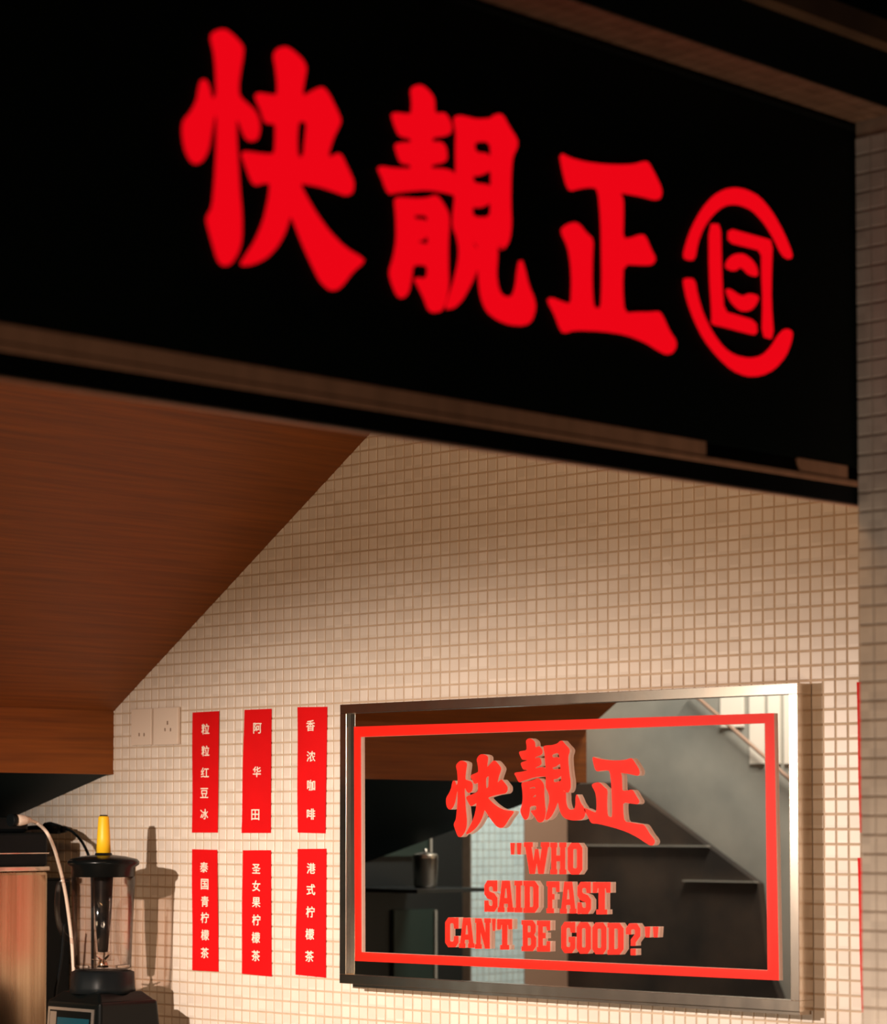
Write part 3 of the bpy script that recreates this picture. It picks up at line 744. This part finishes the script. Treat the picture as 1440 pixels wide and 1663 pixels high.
# jar (double wall, fluted)
zj0, zj1 = bz(1573), bz(1424)
hj = zj1 - zj0
jar = lathe('jar', [(0.054, 0.0), (0.0575, 0.004), (0.0605, hj * 0.5), (0.0650, hj), (0.0625, hj), (0.058, hj * 0.5), (0.0545, 0.008), (0.030, 0.006), (0.030, 0.0)],
            (BX, BY, zj0), 'jar', bl, seg=64, flute=0.018, closed=True)
for k in range(4):
    a = math.pi / 4 + k * math.pi / 2 + 0.35
    d_ = Vector((math.cos(a), math.sin(a), 0))
    tube('jar_rib', [Vector((BX, BY, zj0 + 0.02)) + d_ * 0.0565, Vector((BX, BY, zj0 + hj * 0.55)) + d_ * 0.0585, Vector((BX, BY, zj0 + hj * 0.80)) + d_ * 0.0605], [0.0035], 'jar', jar, seg=8)
# jar handle towards image left
hd = -R_
c0 = Vector((BX, BY, 0))
tube('jar_handle', [c0 + hd * 0.060 + Vector((0, 0, bz(1430))), c0 + hd * 0.085 + Vector((0, 0, bz(1430))), c0 + hd * 0.094 + Vector((0, 0, bz(1445))),
                    c0 + hd * 0.095 + Vector((0, 0, bz(1480))), c0 + hd * 0.088 + Vector((0, 0, bz(1508))), c0 + hd * 0.074 + Vector((0, 0, bz(1524))), c0 + hd * 0.058 + Vector((0, 0, bz(1530)))],
     0.0055, 'jar', bl, seg=10)
# lid
zl0 = bz(1424)
lathe('lid', [(0.0, 0), (0.062, 0), (0.0655, 0.001), (0.066, bz(1408) - zl0), (0.0735, bz(1404) - zl0), (0.0742, bz(1399) - zl0), (0.069, bz(1395) - zl0), (0.045, bz(1390.5) - zl0), (0.022, bz(1388.5) - zl0), (0.0, bz(1388.5) - zl0)],
      (BX, BY, zl0), 'black_plastic', bl, seg=48)
# tamper
tp = lathe('tamper', [(0.0, bz(1547)), (0.010, bz(1546)), (0.0112, bz(1540)), (0.0175, bz(1480)), (0.0205, bz(1424)), (0.0205, bz(1392)), (0.0165, bz(1385)), (0.0, bz(1385))], (BX, BY, 0), 'black_matte', bl, seg=24)
lathe('tamper_handle', [(0.0, bz(1386)), (0.0150, bz(1386)), (0.0138, bz(1360)), (0.0112, bz(1328)), (0.0095, bz(1325.5)), (0.0, bz(1325.5))], (BX, BY, 0), 'yellow', tp, seg=24)
lathe('handle_cap', [(0.0, bz(1326)), (0.0088, bz(1326)), (0.008, bz(1323.5)), (0.0, bz(1323.5))], (BX, BY, 0), 'black_matte', tp, seg=20)
# blades
bmb = bmesh.new()
for k in range(4):
    a = k * math.pi / 2 + 0.4
    d_ = Vector((math.cos(a), math.sin(a), 0)); n_ = Vector((-d_.y, d_.x, 0))
    b0 = Vector((BX, BY, zj0 + 0.014))
    up = 0.012 if k % 2 else 0.004
    p = [b0 - n_ * 0.005, b0 + n_ * 0.005, b0 + d_ * 0.026 + Vector((0, 0, up)) + n_ * 0.002, b0 + d_ * 0.026 + Vector((0, 0, up)) - n_ * 0.002]
    lo = [bmb.verts.new(q) for q in p]; hi = [bmb.verts.new(q + Vector((0, 0, 0.0012))) for q in p]
    bmb.faces.new(lo[::-1]); bmb.faces.new(hi)
    for i in range(4): bmb.faces.new((lo[i], lo[(i + 1) % 4], hi[(i + 1) % 4], hi[i]))
obj('blade', bmb, 'steel', bl)
lathe('blade_hub', [(0.0, 0), (0.012, 0), (0.010, 0.010), (0.005, 0.017), (0, 0.017)], (BX, BY, zj0 + 0.002), 'steel', bl, seg=16)

# ================================================================== DRINK MACHINE, PANEL, CABLES
MY1, MY0 = 0.46, 0.16
q = on_x(79, 1500, 0)if False else None
cr = on_y(79, 1413, MY0)        # right-near vertical edge lies on the front (+Y) face / near side
mx0 = cr.x
mc = empty('drink_machine', (mx0 + 0.2, 0.3, CT)); tag(mc, 'steel drink machine with a black top unit left of the blender', 'machine')
zm = on_y(60, 1414, MY0).z; zmt = on_y(60, 1326, MY0).z
box('steel_body', (mx0, MY0, CT), (mx0 + 0.34, MY1, zm), 'brushed', mc, 0.008)
box('rim', (mx0 - 0.002, MY0 - 0.002, zm), (mx0 + 0.342, MY1 + 0.002, zm + 0.010), 'steel', mc, 0.002)
hb = box('black_head', (mx0 + 0.002, MY0, zm + 0.010), (mx0 + 0.34, MY1 - 0.004, on_y(60, 1352, MY0).z), 'machine_black', mc, 0.006)
zr = on_y(60, 1386, MY0).z
box('head_seam', (mx0, MY0 - 0.001, zr), (mx0 + 0.341, MY1 - 0.002, zr + 0.002), 'steel', hb)
box('head_top', (mx0 + 0.03, MY0 + 0.03, on_y(60, 1352, MY0).z), (mx0 + 0.34, MY1 - 0.006, zmt), 'machine_black', hb, 0.008)

dx = on_y(114, 1500, 0.02).x
dk = empty('dark_housing', (dx + 0.1, 0.07, CT)); tag(dk, 'matte black appliance housing against the wall behind the blender', 'appliance')
zd = on_y(98, 1430, 0.10).z
box('case', (dx, 0.02, CT), (dx + 0.17, 0.10, zd), 'machine_black', dk, 0.004)
box('top_edge', (dx - 0.001, 0.019, zd), (dx + 0.171, 0.101, zd + 0.003), 'machine_black', dk)
bmd = tube('case_cord', [on_y(104, 1500, 0.107), on_y(99, 1560, 0.107), on_y(90, 1612, 0.107), on_y(88, 1660, 0.107)], 0.003, 'black_matte', dk, seg=8)

wc = empty('white_power_cable', on_y(120, 1640, 0.29)); tag(wc, 'white power cable with plug curving down beside the blender jar', 'cable')
pts = [(48, 1332), (62, 1338), (76, 1352), (87, 1375), (94, 1398), (101, 1425), (107, 1455), (112, 1490), (116, 1525), (118.5, 1560), (120, 1600), (121, 1650)]
XP = mx0 - 0.022
q0 = on_x(48, 1332, XP)
dep = [q0.y, q0.y - 0.03, 0.235, 0.20, 0.175, 0.15, 0.13, 0.115, 0.11, 0.108, 0.106, 0.106]
wp = [on_y(a, b, d) for (a, b), d in zip(pts, dep)]
wp.append(Vector((wp[-1].x, wp[-1].y, CT + 0.0045)))
tube('cord', wp, 0.0037, 'white_cable', wc, seg=10)
pl0 = on_x(24, 1332, XP); pl1 = on_x(49, 1332, XP)
tube('plug', [pl0, pl0.lerp(pl1, 0.3), pl0.lerp(pl1, 0.6), pl1], [0.011, 0.0125, 0.0105, 0.0055], 'white_cable', wc, seg=12, smooth_n=0)
tube('plug_collar', [pl0 + (pl0 - pl1) * 0.3, pl0], 0.0135, 'black_matte', wc, seg=12, smooth_n=0)

bcb = empty('black_power_cable', on_y(145, 1392, 0.06)); tag(bcb, 'black power cable with chunky inline plug behind the blender lid', 'cable')
kp = [on_y(a, b, 0.055) for a, b in ((108, 1346), (118, 1351), (130, 1363), (139, 1378), (145, 1394), (149, 1420), (150, 1480), (150, 1600))]
kp.append(Vector((kp[-1].x, 0.055, CT + 0.004)))
tube('cord', kp, 0.0032, 'black_matte', bcb, seg=8)
b0 = on_y(73, 1343, 0.07); b1 = on_y(97, 1347, 0.06); b2 = on_y(100, 1347, 0.06); b3 = on_y(108, 1347, 0.055)
tube('plug', [b0, b0.lerp(b1, 0.3), b1], [0.010, 0.0135, 0.0105], 'black_matte', bcb, seg=12, smooth_n=0)
tube('strain_relief', [b2, b3], [0.0085, 0.0065], 'black_matte', bcb, seg=12, smooth_n=0)
tube('lead', [b0 + Vector((0.16, 0.03, -0.03)), b0 + Vector((0.07, 0.01, -0.005)), b0], 0.005, 'black_matte', bcb, seg=8)

# ================================================================== KITCHEN SEEN IN THE MIRROR
def vy(px, py, y):      # pixel in the mirror -> point on the plane Y = y
    p = on_y(px, py, 2 * YM - y); return Vector((p.x, y, p.z))
def vx(px, py, x):      # pixel in the mirror -> point on the plane X = x
    p = on_x(px, py, x); return Vector((x, 2 * YM - p.y, p.z))
def vrect_x(name, px0, py0, px1, py1, x, depth, material, parent=None):
    a = vx(px0, py0, x); b = vx(px1, py1, x)
    return box(name, (x, a.y, min(a.z, b.z)), (x + depth, b.y, max(a.z, b.z)), material, parent)
# tall dark fridge with glass panels
fr = empty('tall_fridge', (5.55, 1.35, 0)); tag(fr, 'tall black fridge with dark green glass panels seen in the mirror', 'fridge')
a = vx(556, 1300, 5.35); b = vx(762, 1300, 5.35)
box('cabinet', (5.36, a.y, 0.0), (5.75, b.y - 0.02, 1.92), 'kitchen_black', fr)
for (p0, q0, p1, q1) in ((592, 1310, 698, 1390), (640, 1478, 706, 1620)):
    d_ = vrect_x('glass_panel', p0, q0, p1, q1, 5.345, 0.012, 'kitchen_green', fr)
    e_ = vx(p1, q0, 5.34); f_ = vx(p1 + 3, q1, 5.34)
    box('edge_strip', (5.338, e_.y, f_.z), (5.352, f_.y, e_.z), 'kitchen_grey', d_)
ld = vx(713, 1356, 5.34)
lathe('indicator_light', [(0, -0.004), (0.003, -0.003), (0.004, 0), (0.003, 0.003), (0, 0.004)], (5.355, ld.y, ld.z), 'led', fr, seg=12)
pt = vx(690, 1412, 5.15)
sh = box('wire_shelf', (5.02, pt.y - 0.16, pt.z - 0.062), (5.355, pt.y + 0.14, pt.z - 0.052), 'kitchen_black'); tag(sh, 'black shelf under the steel pot seen in the mirror', 'shelf')
pot = empty('steel_pot', (5.15, pt.y, pt.z - 0.05)); tag(pot, 'small steel pot on a black shelf seen in the mirror', 'pot')
lathe('bowl', [(0, 0), (0.028, 0), (0.033, 0.01), (0.036, 0.085), (0.038, 0.088), (0.034, 0.088), (0.031, 0.014), (0, 0.012)], (5.15, pt.y, pt.z - 0.052), 'steel', pot, seg=32)
lathe('pot_lid', [(0.037, 0), (0.034, 0.006), (0.02, 0.010), (0.006, 0.012), (0.007, 0.020), (0, 0.022)], (5.15, pt.y, pt.z + 0.037), 'steel', pot, seg=32)
# tiled column
c0_ = vx(765, 1400, 5.40); c1_ = vx(851, 1400, 5.40)
colm = struct(box('trim_3', (5.402, c0_.y, 0.0), (5.7, c1_.y, 2.5), 'grout'), 'pale tiled column seen in the mirror')
bm = bmesh.new(); n = max(1, int((c1_.y - c0_.y) / TILE)); pit = (c1_.y - c0_.y) / n
for i in range(n):
    for k in range(72):
        tile_bm(bm, Vector((5.40, c0_.y + (i + 0.5) * pit, 0.7 + TILE * (k + 0.5))), 0, pit / 2 - 0.0013, 0.0026, -0.0022, (Vector((0, -1, 0)), Vector((0, 0, 1)), Vector((-1, 0, 0))))
ct_ = obj('tile_field', bm, 'cool_tile', colm); ct_['kind'] = 'stuff'
c2_ = vx(930, 1400, 5.40)
struct(box('trim_4', (5.40, c1_.y + 0.001, 0.0), (5.7, c2_.y, 2.5), 'brown_column'), 'brown flat pier next to the tiled column seen in the mirror')
# dark hood / cabinet with slanted edge
hp = [(905, 1274), (1008, 1270), (1230, 1435), (1246, 1570), (1266, 1625), (905, 1625)]
H0 = [vy(a, b, 2.57) for a, b in hp]; H1 = [Vector((p.x, 2.6, p.z)) for p in H0]
zf = min(p.z for p in H0)
hood = empty('kitchen_cabinet', (4.9, 2.5, 0.0)); tag(hood, 'dark brown kitchen unit with slanted top edge seen in the mirror', 'cabinet')
prism('body', H0, H1, 'kitchen_dark', hood)
box('plinth', (H0[4].x, 2.572, 0.0), (H0[0].x, 2.6, zf), 'kitchen_dark', hood)
s0 = vy(905, 1372, 2.56); s1_ = vy(1150, 1370, 2.56)
box('shelf_edge', (s0.x, 2.553, s0.z - 0.003), (s1_.x, 2.569, s0.z + 0.001), 'kitchen_grey', hood)
s0 = vy(1110, 1430, 2.56); s1_ = vy(1228, 1432, 2.56)
box('shelf_edge', (s0.x, 2.553, s0.z - 0.002), (s1_.x, 2.569, s0.z + 0.001), 'kitchen_grey', hood)
# white paper sheets and slanted rail
for i, (a0, a1) in enumerate(((1165, 1202), (1212, 1236), (1242, 1262), (1268, 1284))):
    u0 = vy(a0, 1110, 2.6); u1 = vy(a1, 1240 if i else 1180, 2.6)
    pp = box('paper_sheet', (u0.x, 2.612, u1.z), (u1.x, 2.618, u0.z), 'paper')
    tag(pp, 'tall white paper sheet pinned on the grey kitchen wall, seen in the mirror' if i else 'short white paper sheet touching the slanted rail, seen in the mirror', 'paper', 'paper sheets on the kitchen wall')
r0 = vy(1118, 1120, 2.59); r1 = vy(1285, 1268, 2.59)
rl = tube('slanted_rail', [r0, r0.lerp(r1, 0.5), r1], 0.006, 'brown_column', None, seg=8)
tag(rl, 'thin brown rail slanting across the grey kitchen wall, seen in the mirror', 'rail')
